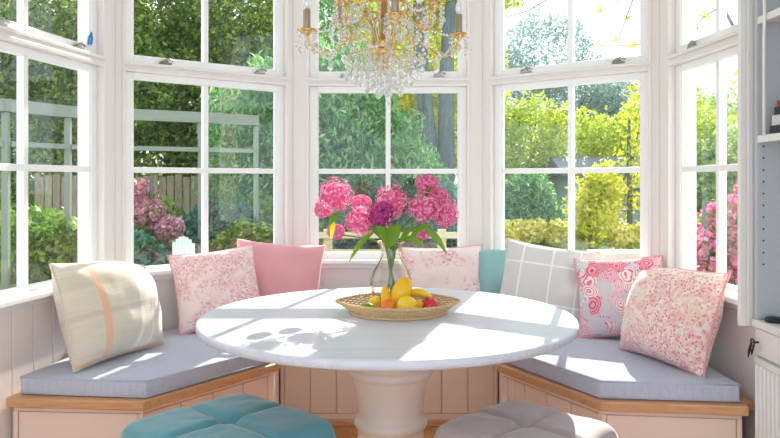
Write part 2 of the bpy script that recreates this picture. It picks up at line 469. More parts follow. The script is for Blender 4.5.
# ------------------------------------------------------------------ bench seats
BW0, BW1 = .396, .432       # oak board
def offset_in(pts, d):
    n = len(pts); out = []
    a = sum(p[0]*q[1]-q[0]*p[1] for p, q in zip(pts, pts[1:]+pts[:1]))
    sg = 1 if a > 0 else -1
    for i in range(n):
        p0, p1, p2 = Vector(pts[i-1]), Vector(pts[i]), Vector(pts[(i+1)%n])
        u = (p1-p0).normalized(); v = (p2-p1).normalized()
        nu = Vector((-u.y, u.x))*sg; nv = Vector((-v.y, v.x))*sg
        b = (nu+nv); b = b/max(b.dot(nu), .3)
        dd = d[i] if isinstance(d, (list, tuple)) else d
        out.append(tuple(p1+b*dd))
    return out
def panel_run(P, Q, n, posts=True, strips=()):
    """board-fronted panel from P to Q, facing the room; returns (frame, boards)"""
    T, L = seg(P, Q); fr = MB(); fr.T = T; bd = MB(); bd.T = T
    fr.box(0, L, .012, .03, 0, BW0-.001)            # backing
    fr.box(0, L, 0, .012, 0, .055)                  # skirting rail
    fr.box(0, L, .002, .012, BW0-.022, BW0-.001)
    e = .018 if posts else 0
    if posts:
        for x in (0, L-.018): fr.box(x, x+.018, 0, .012, .055, BW0-.022)
    x = e
    for s in strips:
        fr.box(s, s+.022, -.006, .012, .055, BW0-.022)
    w = (L-2*e)/n
    for i in range(n): bd.box(e+i*w+.003, e+(i+1)*w-.003, .003, .0118, .058, BW0-.025)
    return fr, bd
def cushion(name, pts, z0, z1, mat, label, group=None):
    """box cushion from a plan outline, softly crowned, with welted edges"""
    m = MB(); o = m.prism(pts, z0, z1).build(name, mat, bevel=0)
    b = o.modifiers.new('bevel', 'BEVEL'); b.width = .014; b.segments = 4; b.limit_method = 'ANGLE'
    for p in o.data.polygons: p.use_smooth = True
    tag(o, label, 'seat cushion', group)
    for z, off in ((z0+.006, .004), (z1-.006, .004)):
        q = offset_in(pts, off); w = MB(); q = q+[q[0]]
        for a, c in zip(q, q[1:]): w.tube([(a[0], a[1], z), (c[0], c[1], z)], .0045, 6)
        w.build('welt', mat, o)
    return o
# left
A, B, C, D = (-1.438, 2.70), (-.911, 2.66), (-.493, 3.23), (-.545, 3.66)
bl = tag(empty('window_bench', (-1.1, 3.2, 0)), 'fitted window bench with oak edge on the left of the bay', 'bench')
def addp(mb, name, mat, parent, bevel=.002):
    o = mb.build(name, mat, parent, bevel=bevel); o.matrix_parent_inverse = Matrix.Translation(parent.location).inverted(); return o
def wall_in(V, W_, t, d=.016):
    T, L = seg(V, W_); p = T @ Vector((t, -d, 0)); return (p.x, p.y)
ptsL = [A, B, C, (-.545, 3.655), (-.555, 4.075), (-1.305, 3.487), (-1.447, 2.72)]
ptsL[4] = (-.560, 4.070)
addp(MB().prism(ptsL, BW0, BW1), 'seat_board', M['oak'], bl, .006)
for (P, Q, n, st) in (((-1.43, 2.735), (-.925, 2.70), 1, ()), ((-.93, 2.70), (-.525, 3.255), 4, (.615, .65)), ((-.525, 3.26), (-.565, 3.67), 3, ())):
    fr, bd = panel_run(P, Q, n, True, st)
    f = addp(fr, 'front_frame', M['bounce_pink'], bl); addp(bd, 'front_boards', M['bounce_pink'], bl, .002)
# right
A2, B2, C2 = (1.296, 2.60), (.778, 2.66), (.478, 3.21)
br = tag(empty('window_bench', (1.0, 3.2, 0)), 'fitted window bench with oak edge on the right of the bay', 'bench')
ptsR = [A2, (1.296, 2.61), (1.338, 2.64), (1.287, 3.482), (.527, 4.078), (.53, 3.655), C2, B2]
ptsR = [A2, (1.306, 2.645), (1.345, 2.66), (1.287, 3.482), (.535, 4.073), (.535, 3.655), C2, B2]
addp(MB().prism(ptsR, BW0, BW1), 'seat_board', M['oak'], br, .006)
for (P, Q, n, st) in (((.79, 2.695), (1.29, 2.64), 1, ()), ((.50, 3.235), (.785, 2.70), 4, (.025, .065)), ((.555, 3.67), (.505, 3.24), 3, ())):
    fr, bd = panel_run(P, Q, n, True, st)
    addp(fr, 'front_frame', M['bounce_pink'], br); addp(bd, 'front_boards', M['bounce_pink'], br, .002)
# centre
bc = tag(empty('window_bench', (0, 3.9, 0)), 'middle window bench behind the round table', 'bench')
addp(MB().prism([(-.540, 3.655), (.530, 3.655), (.522, 4.08), (-.548, 4.08)], BW0, BW1), 'seat_board', M['oak'], bc, .006)
fr, bd = panel_run((-.560, 3.68), (.55, 3.68), 8)
addp(fr, 'front_frame', M['bounce_pink'], bc); addp(bd, 'front_boards', M['bounce_pink'], bc)
struct(MB().box(-.56, .55, 3.655, 3.678, 0, .03).build('baseboard_back', M['oak'], bevel=.003))
CZ = .503
cushion('seat_cushion', [(-1.412, 2.745), (-.912, 2.69), (-.522, 3.235), (-.556, 3.66), (-.572, 4.03), (-1.29, 3.46)], BW1+.001, CZ, M['seatfab'],
        'grey blue seat cushion on the left bench under the cream plaid pillow')
cushion('seat_cushion', [(1.285, 2.64), (1.268, 3.45), (.55, 4.03), (.545, 3.66), (.505, 3.225), (.785, 2.69)], BW1+.001, CZ, M['seatfab'],
        'grey blue seat cushion on the right bench under the paisley pillow')
cushion('seat_cushion', [(-.525, 3.675), (.515, 3.675), (.509, 4.055), (-.54, 4.055)], BW1+.001, CZ, M['seatfab'],
        'grey blue seat cushion on the middle bench behind the table')

# ------------------------------------------------------------------ pillows
def pillow(name, w, h, t, loc, nrm, lean, roll, mat, pipe, label, seed=0, sag=0, group='throw pillows on the window bench'):
    N = 30; vs = []; fs = []
    def pt(u, v, sgn):
        x = w/2*u*(1-.075*(1-v*v)*abs(u)**3); y = h/2*v*(1-.075*(1-u*u)*abs(v)**3)
        k = max(0, (1-u**2)*(1-v**2))
        th = t/2*k**(.42 if t < .2 else .55)
        wr = noise.noise(Vector((u*2.2+seed*3.1, v*2.2, sgn*.3+seed)))*.016*k**.3
        wr += noise.noise(Vector((u*5+seed, v*2.0, sgn+seed)))*.007*k**.3
        y -= abs(sag)*max(0, u*(1 if sag > 0 else -1))**1.5*max(0, v*.5+.5)**1.5
        return (x, y, sgn*(th+wr*(1 if k > 0 else 0)))
    idx = {}
    for s in (1, -1):
        for i in range(N+1):
            for j in range(N+1):
                edge = i in (0, N) or j in (0, N)
                if s == -1 and edge: idx[(s,i,j)] = idx[(1,i,j)]; continue
                u = -math.cos(PI*i/N); v = -math.cos(PI*j/N)
                u = .5*u+.5*(2*i/N-1); v = .5*v+.5*(2*j/N-1)
                idx[(s,i,j)] = len(vs); vs.append(pt(u, v, 0 if edge else s))
        for i in range(N):
            for j in range(N):
                q = (idx[(s,i,j)], idx[(s,i+1,j)], idx[(s,i+1,j+1)], idx[(s,i,j+1)])
                fs.append(q if s == 1 else q[::-1])
    m = MB(); m.add(vs, fs, True); o = m.build(name, mat)
    # the seam
    per = [(i,0) for i in range(N)]+[(N,j) for j in range(N)]+[(N-i,N) for i in range(N)]+[(0,N-j) for j in range(N+1)]
    if pipe:
        mp = MB(); mp.tube([vs[idx[(1,i,j)]] for i, j in per], .0042, 6, False); mp.build('piping', pipe, o)
    hx, hy = Vector(nrm).normalized(); L = R(lean)
    z = Vector((hx*math.cos(L), hy*math.cos(L), math.sin(L)))
    x = Vector((-hy, hx, 0)); y = z.cross(x)
    Rm = Matrix((x, y, z)).transposed() @ Matrix.Rotation(R(roll), 3, 'Z')
    mz = min((Rm @ Vector(v)).z for v in vs)
    M4 = Rm.to_4x4(); M4.translation = Vector((loc[0], loc[1], CZ-mz-.004)); o.matrix_world = M4
    tag(o, label, 'pillow', group)
    return o
pillow('throw_pillow', .54, .43, .30, (-1.185, 3.06), (.94, -.34), 17, -1, M['p_cream'], M['piping_cream'], 'cream linen pillow with a peach stripe on the left bench', 1, .06)
pillow('throw_pillow', .43, .40, .17, (-.865, 3.62), (.38, -.92), 20, 6, M['p_flor1'], M['piping'], 'pale pink speckled floral pillow beside the plain rose pillow', 2)
pillow('throw_pillow', .48, .41, .15, (-.60, 3.86), (.12, -.99), 14, -5, M['p_rose'], None, 'plain rose pink pillow left of the vase', 3)
pillow('throw_pillow', .44, .40, .14, (.285, 3.88), (-.02, -1), 17, 2, M['p_toile'], M['piping'], 'white pillow with pink toile print behind the vase', 4)
pillow('throw_pillow', .36, .39, .12, (.59, 3.87), (-.2, -.98), 16, 5, M['p_teal'], None, 'plain teal pillow tucked behind the grey checked pillow', 5)
pillow('throw_pillow', .47, .41, .16, (.785, 3.62), (-.30, -.95), 16, -7, M['p_grey'], M['piping_cream'], 'greige pillow with thin white window check', 6)
pillow('throw_pillow', .41, .385, .14, (1.095, 3.42), (-.28, -.96), 18, 4, M['p_paisley'], M['piping'], 'pink and blue paisley pillow on the right bench', 7)
pillow('throw_pillow', .50, .41, .25, (1.155, 2.97), (-.94, -.34), 17, -1, M['p_flor2'], M['piping'], 'large coral blossom print pillow at the right end of the bench', 8, -.06)

# ------------------------------------------------------------------ table
TX, TY, TZ = -.009, 2.68, .75
tb = tag(empty('round_table', (TX, TY, 0)), 'round white table with a turned cream pedestal in the bay', 'table')
def loc_add(mb, name, mat, parent, bevel=0): return mb.build(name, mat, parent, bevel=bevel)
RT = .689
m = MB(); m.lathe([(.10, .718), (RT-.012, .718), (RT, .724), (RT, .744), (RT-.005, .75), (RT-.02, .75), (.2, .75), (.01, .75)], 128)
m.build('tabletop', M['tabletop'], tb)
prof = [(.24,0),(.25,.02),(.235,.04),(.19,.06),(.165,.10),(.145,.15),(.132,.22),(.126,.28),(.121,.32),(.121,.335),(.131,.34),(.136,.35),(.136,.362),(.129,.372),(.119,.378),
        (.119,.395),(.122,.43),(.128,.47),(.136,.50),(.142,.52),(.142,.524),(.150,.530),(.156,.538),(.156,.548),(.151,.556),(.152,.559),(.160,.566),(.165,.578),(.166,.60),(.16,.62),(.155,.66),(.155,.717)]
m = MB(); m.lathe(prof, 64, (.012,0,0)); m.build('pedestal', M['pedestal'], tb)

# ------------------------------------------------------------------ ottomans
def ottoman(cx, cy, s, top, rz, mat, label):
    r = tag(empty('ottoman', (cx, cy, 0), rz), label, 'ottoman', 'tufted ottomans in front of the table')
    N = 48; vs = []; fs = []
    def puff(t): return 1-math.exp(-(t/.06)**2)*.9
    for i in range(N+1):
        for j in range(N+1):
            u = 2*i/N-1; v = 2*j/N-1
            k = (1-abs(u)**12)*(1-abs(v)**12)
            rr = 1-.05*(abs(u)**5*abs(v)**5)
            tuft = math.exp(-((u*u+v*v)/.02))*.022
            z = top-.05+.040*k**.4+.017*puff(u)*puff(v)*k-tuft*.7
            z += .004*noise.noise(Vector((u*4, v*4, cx*5)))
            rad_ = math.atan2(v, u); z += .0022*math.sin(rad_*9+3*noise.noise(Vector((u*3, v*3, 2))))*k*math.exp(-(u*u+v*v)*1.5)
            vs.append((u*s/2*rr, v*s/2*rr, z))
    for i in range(N):
        for j in range(N):
            a = i*(N+1)+j; fs.append((a, a+N+1, a+N+2, a+1))
    # skirt round the rim
    per = [i*(N+1) for i in range(N)]+[N*(N+1)+j for j in range(N)]+[(N-i)*(N+1)+N for i in range(N)]+[N-j for j in range(N)]
    base = len(vs)
    for ring, (dz, sc_) in enumerate(((-.012, 1.012), (-.05, 1.02), (-.09, 1.012), (-.105, .99))):
        for p in per:
            x, y, z = vs[p]; vs.append((x*sc_, y*sc_, top-.05+dz))
    n = len(per); prev = per
    for ring in range(4):
        cur = list(range(base+ring*n, base+(ring+1)*n))
        for k in range(n): fs.append((prev[k], prev[(k+1)%n], cur[(k+1)%n], cur[k])[::-1])
        prev = cur
    fs.append(tuple(prev))
    m = MB(); m.add(vs, fs, True); m.build('tufted_cushion', mat, r)
    m = MB(); m.box(-s/2*.94, s/2*.94, -s/2*.94, s/2*.94, .15, top-.153); m.build('base', mat, r, bevel=.012)
    for sx in (-1, 1):
        for sy in (-1, 1):
            m = MB(); x, y = sx*s*.38, sy*s*.38; m.tube([(x, y, .1505), (x*1.08, y*1.08, 0)], [.02, .012], 12); m.build('leg', M['oak'], r)
    m = MB(); m.blob((0, 0, top-.055+.012), (.012, .012, .006)); m.build('tuft_button', mat, r)
    return r
ottoman(-.51, 2.275, .50, .492, R(-41.5), M['ott_teal'], 'teal velvet tufted ottoman at the left of the pedestal')
ottoman(.43, 2.275, .435, .48, R(-46), M['ott_taupe'], 'taupe velvet tufted ottoman at the right of the pedestal')

# ------------------------------------------------------------------ woven tray
TRX, TRY = .03, 2.72
tr = tag(empty('woven_tray', (TRX, TRY, TZ)), 'oval woven seagrass tray holding fruit and the vase', 'tray')
def rxy(a, f):       # outline of the tray at flare f (0 base, 1 rim)
    b = 1+.11*f*abs(math.cos(a))**14
    return ((.175+.030*f)*b*math.cos(a), (.160+.028*f)*math.sin(a))
m = MB(); m.prism([rxy(2*PI*i/72, 0) for i in range(72)], .001, .008); m.build('tray_base', M['straw'], tr)
m = MB(); NW = 52
for row in range(8):                        # woven wall: strands weaving in and out of the stakes
    f = (row+.5)/8; pts = []
    for i in range(NW*4+1):
        a = 2*PI*i/(NW*4); x, y = rxy(a, f); o = .0028*math.sin(NW/2*a+PI*row)*1.0
        l = math.hypot(x, y); pts.append((x*(1+o/l), y*(1+o/l), .008+.034*f))
    m.tube(pts, .0026, 5, False)
for i in range(NW):
    a = 2*PI*i/NW; m.tube([(*rxy(a, 0), .006), (*rxy(a, 1), .044)], .0019, 5)
m.build('woven_side', M['straw'], tr)
m = MB()
for ph in (0, PI):
    pts = []
    for i in range(217):
        a = 2*PI*i/216; x, y = rxy(a, 1.06); o = .0035*math.cos(36*a+ph); l = math.hypot(x, y)
        pts.append((x*(1+o/l), y*(1+o/l), .044+.003*math.sin(36*a+ph)))
    m.tube(pts, .0034, 5, False)
m.build('braided_rim', M['straw'], tr)
m = MB()
for i in range(1): 
    pts = [(*rxy(2*PI*k/96, .12), .005) for k in range(97)]; m.tube(pts, .005, 6, False)
m.build('foot_braid', M['straw'], tr)

# fruit
TB = TZ+.009
def fruit_obj(name, mat, loc, r, label, stretch=(1,1,1), rot=(0,0,0), tip=0, stem=None, dimple=0):
    n, mm = 24, 16; vs = []; fs = []
    for j in range(mm+1):
        th = PI*j/mm
        for i in range(n):
            a = 2*PI*i/n
            q = r*(1+tip*(abs(math.cos(th))**8))
            zz = -math.cos(th)*q - dimple*r*math.exp(-(math.sin(th)/.35)**2)*(-math.cos(th))
            vs.append((q*math.sin(th)*math.cos(a)*stretch[0], q*math.sin(th)*math.sin(a)*stretch[1], zz*stretch[2]))
    for j in range(mm):
        for i in range(n): fs.append((j*n+i, j*n+(i+1)%n, (j+1)*n+(i+1)%n, (j+1)*n+i))
    m = MB(); m.add(vs, fs, True); o = m.build(name, mat)
    from mathutils import Euler
    E = Euler([R(q) for q in rot]).to_matrix(); mz = min((E @ Vector(v)).z for v in vs)
    o.rotation_euler = [R(q) for q in rot]; o.location = (loc[0], loc[1], loc[2]-mz)
    tag(o, label, 'fruit', 'fruit in the woven tray')
    if stem:
        s = MB(); s.tube([(0, 0, r*stretch[2]*(1-dimple)*.9), (.002, 0, r*stretch[2]*(1-dimple*.5)+.012)], .0018, 6); s.build('stem', stem, o)
    return o
fx = lambda px, d: (px-390)/F*d
fruit_obj('lime', M['lime'], (fx(366, 2.64), 2.64, TB), .021, 'green lime at the left of the fruit', (1,1,1.5), (80, 0, 70), .12)
fruit_obj('lemon', M['lemon'], (fx(374.5, 2.70), 2.70, TB), .024, 'small yellow lemon behind the lime', (1,1,1.25), (30, 20, 0), .12)
fruit_obj('orange', M['orange'], (fx(388, 2.605), 2.605, TB), .030, 'small orange beside the large lemon')
fruit_obj('lemon', M['lemon'], (fx(406.5, 2.60), 2.60, TB), .036, 'large round yellow lemon at the front of the tray', (1,1,1.08), (70, 0, 60), .06)
fruit_obj('apple', M['apple'], (fx(429.5, 2.65), 2.65, TB), .033, 'red apple at the right of the fruit', (1,1,.92), (10, -20, 0), 0, M['bark'], .28)
fruit_obj('mango', M['mango'], (fx(401, 2.665), 2.675, TB+.014), .033, 'large golden mango leaning upright behind the lemon', (1.1,.85,1.95), (-8, 24, 0), -.05)
fruit_obj('mango', M['mango'], (fx(386, 2.665), 2.665, TB), .024, 'slim golden mango standing against the vase', (.8,.75,2.2), (-6, -4, 0), -.05)
fruit_obj('pear', M['mango'], (fx(417, 2.64), 2.645, TB), .023, 'small yellow pear between lemon and apple', (1,1,1.35), (30, 40, 0), 0, M['bark'])
m = MB(); pts = []; rs = []
for i in range(17):
    t = i/16; a = R(150-125*t); pts.append((.052*math.cos(a), 0, .052*math.sin(a)-.012)); rs.append(.016*max(.18, math.sin(PI*min(1, max(.0, t*.94+.03)))**.45))
m.tube(pts, rs, 10); o = m.build('banana', M['banana'], org=(0,0,0)); o.location = (fx(419, 2.70), 2.70, TB+.035); o.rotation_euler = (R(20), R(8), R(-12))
tag(o, 'yellow banana curving over the back of the fruit', 'fruit', 'fruit in the woven tray')

# ------------------------------------------------------------------ vase
VX, VY = fx(391, 2.79), 2.79
va = tag(empty('glass_vase', (VX, VY, TB)), 'curvy clear glass vase with amber tint on the tray', 'vase')
outer = [(.03,0),(.045,.002),(.055,.012),(.068,.035),(.077,.06),(.080,.085),(.078,.11),(.068,.138),(.052,.165),(.040,.188),(.036,.205),(.038,.22),(.046,.238),(.056,.25)]
inner = [(r-.0035, z+.004) for r, z in outer][::-1]; inner[-1] = (.02, .006); inner[0] = (.0535, .2505)
m = MB(); m.lathe(outer+inner, 48, flute=lambda a, z: .018*math.cos(12*a)*math.sin(min(1, z/.2)*PI)**.5 if z < .2 else 0, close=True); m.build('vase_body', M['vase'], va)
m = MB(); m.ring(.0555, .0022, (0,0,.2515), 48); m.build('rim', M['gold'], va)
m = MB(); m.lathe([(.02,.0065),(.048,.008),(.062,.03),(.072,.06),(.075,.085),(.0745,.095)], 32); m.build('water', M['water'], va)

# ------------------------------------------------------------------ bouquet: each cut flower is its own thing
def leaf_mesh(m, base, tip, width, droop=0, twist=0):
    """a broad pointed leaf with a folded midrib"""
    b = Vector(base); t = Vector(tip); d = t-b; L = d.length; u = d.normalized()
    s = u.cross(Vector((.2, -1, .25)) ).normalized(); s = (Matrix.Rotation(twist, 3, u) @ s); nrm = s.cross(u)
    vs = []; fs = []; n = 9
    for i in range(n+1):
        q = i/n; w = width*math.sin(PI*min(.985, q*.96+.02))**.8*(1-.35*q); c = b+d*q+Vector((0,0,1))*droop*math.sin(q*PI)*L
        vs += [c-s*w+nrm*w*.35, c, c+s*w+nrm*w*.35]
    for i in range(n):
        a = i*3; fs += [(a, a+1, a+4, a+3), (a+1, a+2, a+5, a+4)]
    m.add([v for v in vs], fs, True)
def bloom_mesh(c, r, seed, flat=1.0):
    rnd = random.Random(seed); m = MB(); c = Vector(c)
    n = int(60+r*r*150000); n = min(int(n*1.5), 300)
    for k in range(n):
        z = 1-2*(k+.5)/n; ph = k*2.39996; q = math.sqrt(1-z*z)
        d = Vector((q*math.cos(ph), q*math.sin(ph), z)); d += Vector((rnd.uniform(-.15,.15) for _ in range(3))) ; d.normalize()
        lump = 1+.26*noise.noise(d*2.3+Vector((seed, 0, 0)))
        p = c+Vector((d.x, d.y, d.z*flat))*r*lump*rnd.uniform(.86, 1.04)
        a = d.cross(Vector((rnd.random(), rnd.random(), rnd.random()+.01))).normalized(); b = d.cross(a)
        s = rnd.uniform(.0045, .0072)
        tw = rnd.uniform(0, PI)
        for w in range(4):
            t = tw+w*PI/2; e1 = a*math.cos(t)+b*math.sin(t); e2 = d.cross(e1)
            o = p+d*.001
            m.add([o, o+e1*s*.7+e2*s*.5+d*s*.25, o+e1*s*1.35+d*s*.5*rnd.random(), o+e1*s*.7-e2*s*.5+d*s*.25], [(0,1,2,3)])
    m.blob(c, (r*.7, r*.7, r*.7*flat), 14, 9)
    return m
blooms = [ # px, py, r(px), depth, material, flatness, label
 (335.7,195.7,17,2.77,'hyd',1,'large pink hydrangea head at the far left of the bouquet'),
 (323,209,8,2.84,'hyd',1,'small pink hydrangea tucked under the far left head'),
 (361,202.5,9.5,2.86,'hyd',.75,'small flat pink hydrangea above the left middle head'),
 (360.5,221.5,15,2.74,'hyd',1,'pale pink hydrangea low at the left middle of the bouquet'),
 (381,214.5,12.5,2.70,'hydp',1,'deep magenta hydrangea in the middle of the bouquet'),
 (392,202,17,2.79,'hyd',1,'large pink hydrangea behind the magenta one'),
 (424,207,15.5,2.74,'hyd',1,'round pink hydrangea right of the middle'),
 (427,184,11.5,2.80,'hyd',.8,'topmost pink hydrangea of the bouquet'),
 (438,198,10.5,2.86,'hyd',1,'small pink hydrangea behind the right heads'),
 (445.5,213,12.5,2.76,'hyd',1.1,'pink hydrangea at the far right of the bouquet'),
 (336,232,8,2.80,'hyd',.9,'small pink hydrangea hanging low at the left'),
 (423,233,8.5,2.83,'hyd',.6,'small pink hydrangea low at the right by the rim')]
for i, (px, py, r, d, mt, fl, lb) in enumerate(blooms):
    c = W(px, py, d); rr = r/F*d
    neck = Vector((VX+(c.x-VX)*.10+random.uniform(-.008,.008), VY+(c.y-VY)*.10+random.uniform(-.008,.008), TB+.235))
    neck.x = max(VX-.022, min(VX+.022, neck.x)); neck.y = max(VY-.02, min(VY+.02, neck.y))
    foot = Vector((VX-(c.x-VX)*.12, VY-(c.y-VY)*.2+random.uniform(-.02,.02), TB+.02))
    e = tag(empty('hydrangea', foot), lb, 'flower', 'cut flowers in the glass vase')
    m = MB(); pts = []
    a = foot; mid = neck; top = c-Vector((0,0,rr*.3))
    for k in range(7): pts.append(a.lerp(mid, k/6))
    ctrl = mid+Vector((0,0,.5*(top.z-mid.z)))+(top-mid)*.15
    for k in range(1, 9):
        t = k/8; pts.append(mid*(1-t)**2+ctrl*2*t*(1-t)+top*t*t)
    m.tube(pts, .0032, 6); o = m.build('stem', M['stem'], e); o.matrix_parent_inverse = Matrix.Translation(foot).inverted()
    o = bloom_mesh(c, rr, i*13+3, fl).build('bloom', M[mt], e); o.matrix_parent_inverse = Matrix.Translation(foot).inverted()
    LV = {0: [((340,212),(328,227),.016,'bleaf'), ((334,222),(331,240),.012,'ydleaf')], 3: [((374,232),(349,262),.014,'bleaf'), ((380,236),(368,226),.012,'bleaf')],
          4: [((388,246),(376,226),.024,'bleaf'), ((389,248),(399,224),.026,'bleaf')], 5: [((392,246),(389,222),.026,'bleaf')],
          6: [((400,242),(414,226),.014,'bleaf'), ((404,238),(424,246),.014,'bleaf')], 9: [((424,228),(447,254),.016,'bleaf'), ((408,240),(432,224),.012,'bleaf')],
          7: [((424,200),(432,186),.010,'bleaf')]}
    for (p0, p1, wd, mm) in LV.get(i, []):
        m = MB(); leaf_mesh(m, W(p0[0], p0[1], d-.03), W(p1[0], p1[1], d-.07), wd, .12, .3)
        o = m.build('leaf', M[mm], e); o.matrix_parent_inverse = Matrix.Translation(foot).inverted()

# ------------------------------------------------------------------ chandelier
CX, CY = fx(384, 2.68), 2.68
ch = tag(empty('chandelier', (CX, CY, 0)), 'gilt chandelier dripping with crystals hanging above the table', 'chandelier')
zp = lambda py, d=2.68: EYE+(HY-py)/F*d
m = MB(); m.tube([(0,0,zp(42)), (0,0,H-.03)], .0185, 20); m.build('stem', M['brass'], ch)
m = MB(); m.lathe([(.0,H-.001),(.06,H-.001),(.058,H-.02),(.02,H-.045),(.0,H-.046)][::-1], 32); m.build('ceiling_rose', M['gold'], ch)
zh = zp(52)
m = MB(); m.lathe([(.004,-.075),(.012,-.07),(.016,-.058),(.008,-.045),(.02,-.035),(.042,-.012),(.046,0),(.03,.012),(.022,.02),(.034,.03),(.03,.04),(.0195,.045)], 24, (0,0,zh)); m.build('hub', M['gold'], ch)
arms = [(R(a), k) for k, a in enumerate((8, 52, 98, 142, 188, 232, 278, 322))]
for a, k in arms:
    up = k % 2; RA = .285 if not up else .25; dz = .0 if not up else .07
    ca, sa = math.cos(a), math.sin(a)
    prof = [(.03, .0), (.07, .055), (.11, .062), (.16, .02), (.205, -.012), (.25, -.005), (RA-.008, .03), (RA, .065)]
    if up: prof = [(r*.86, z+dz*min(1, r/.1)) for r, z in prof]; prof[-1] = (RA*.9, prof[-1][1])
    RA = prof[-1][0]
    # smooth by Catmull-Rom
    P = [Vector((r*ca, r*sa, zh+z)) for r, z in prof]; pts = []
    for i in range(len(P)-1):
        p0, p1, p2, p3 = P[max(i-1,0)], P[i], P[i+1], P[min(i+2, len(P)-1)]
        for q in range(5):
            t = q/5; pts.append(.5*((2*p1)+(p2-p0)*t+(2*p0-5*p1+4*p2-p3)*t*t+(3*p1-p0-3*p2+p3)*t**3))
    pts.append(P[-1])
    m = MB(); m.tube(pts, .0038, 8)
    # curled ornament
    for (cr, cz, s) in ((.12, .05, 1), (.21, .0, -1)):
        q = []
        for i in range(14):
            t = i/13*1.5*PI; rr = .02*(1-i/18); q.append(((cr*(.86 if up else 1)+rr*math.cos(t)*s)*ca, (cr*(.86 if up else 1)+rr*math.cos(t)*s)*sa, zh+cz+dz*up-.0+rr*math.sin(t)*s))
        m.tube(q, .0028, 6)
    e = m.build('arm', M['gold'], ch)
    top = P[-1]
    m = MB(); m.lathe([(.006,-.012),(.012,-.008),(.018,-.002),(.034,.006),(.036,.010),(.03,.009),(.012,.004),(.011,.02),(.009,.022)], 20, top); m.build('drip_pan', M['gold'], e)
    m = MB(); m.lathe([(.0125,.012),(.0135,.014),(.0135,.082),(.010,.084)], 16, top); m.build('candle_sleeve', M['bronze'], e)
    m = MB(); m.lathe([(.008,.084),(.014,.10),(.012,.118),(.003,.145)], 12, top); m.build('bulb', M['glassy_bulb'] if 'glassy_bulb' in M else M['crystal'], e)
    # crystals hanging from the drip pan
    m = MB()
    for j in range(8):
        b = 2*PI*j/8; x, y = top.x+.034*math.cos(b), top.y+.034*math.sin(b); z = top.z+.004
        for n in range(2+(j % 2)): m.drop((x, y, z-n*.017), .0058, .015)
        z -= (2+(j % 2))*.017; m.drop((x, y, z), .0088, .03)
    m.build('crystal_pendants', M['crystal'], e)
# crystal strands falling from two gilt rings under the hub
def ring_part(rad, z):
    m = MB(); m.ring(rad, .0018, (0,0,z), 48); return m.build('strand_ring', M['gold'], ch)
rings = [(.142, zp(56), 26, 5, .0), (.105, zp(54), 20, 7, .0), (.065, zp(58), 14, 8, .0), (.025, zp(66), 6, 8, .0)]
rnd = random.Random(4)
for rad, z, n, ln, _ in rings:
    rp = ring_part(rad, z)
    for j in range(n):
        a = 2*PI*(j+.3*rnd.random())/n; x, y = rad*math.cos(a), rad*math.sin(a)
        m = MB(); zz = z
        k = ln-2+rnd.randint(-1, 1)
        for i in range(k): m.drop((x, y, zz), .0062, .0155); zz -= .0165
        m.drop((x, y, zz), .0105, .034); m.build('crystal_strand', M['crystal'], ch)
# garlands sweeping between arms and from stem to arms
for i in range(len(arms)):
    a0 = arms[i][0]; a1 = arms[(i+1) % 8][0]; r0 = .25 if i % 2 == 0 else .2; r1 = .2 if i % 2 == 0 else .25
    p0 = Vector((r0*math.cos(a0), r0*math.sin(a0), zh+.02+(.07 if i % 2 else 0))); p1 = Vector((r1*math.cos(a1), r1*math.sin(a1), zh+.02+(0 if i % 2 else .07)))
    m = MB()
    for q in range(15):
        t = q/14; p = p0.lerp(p1, t); p.z -= .07*math.sin(PI*t); m.drop(p+Vector((0,0,.007)), .0062, .0145)
    m.build('crystal_garland', M['crystal'], ch)
    p1 = Vector((.02*math.cos(a0), .02*math.sin(a0), zh+.34)); p0 = Vector((r0*math.cos(a0), r0*math.sin(a0), zh+.07+(.07 if i % 2 else 0)))
    m = MB()
    for q in range(22):
        t = q/21; p = p0.lerp(p1, t); p.z -= .08*math.sin(PI*t); m.drop(p+Vector((0,0,.007)), .0058, .0145)
    m.build('crystal_garland', M['crystal'], ch)
    # long pendants dotted along the arms
    for rr, dz in ((.09, .055), (.15, .02), (.2, -.01)):
        m = MB(); x, y = rr*math.cos(a0), rr*math.sin(a0); z = zh+dz+(.06 if i % 2 else 0)
        m.drop((x, y, z), .006, .015); m.drop((x, y, z-.016), .006, .015); m.drop((x, y, z-.032), .0105, .036); m.build('crystal_pendant', M['crystal'], ch)
# upper gilt crown with flowers
m = MB(); m.ring(.10, .004, (0,0,zh+.17), 40)
for k in range(6):
    a = 2*PI*k/6+.3; m.tube([(.018*math.cos(a), .018*math.sin(a), zh+.13), (.06*math.cos(a), .06*math.sin(a), zh+.11), (.10*math.cos(a), .10*math.sin(a), zh+.17)], .004, 6)
    m.blob((.10*math.cos(a), .10*math.sin(a), zh+.18), (.012, .012, .014), 8, 6)
cr = m.build('upper_crown', M['gold'], ch)
for k in range(18):
    a = 2*PI*k/18; m = MB(); x, y = .10*math.cos(a), .10*math.sin(a); z = zh+.166
    for i in range(2+k % 3): m.drop((x, y, z), .006, .015); z -= .016
    m.drop((x, y, z), .009, .03); m.build('crystal_pendant', M['crystal'], cr)

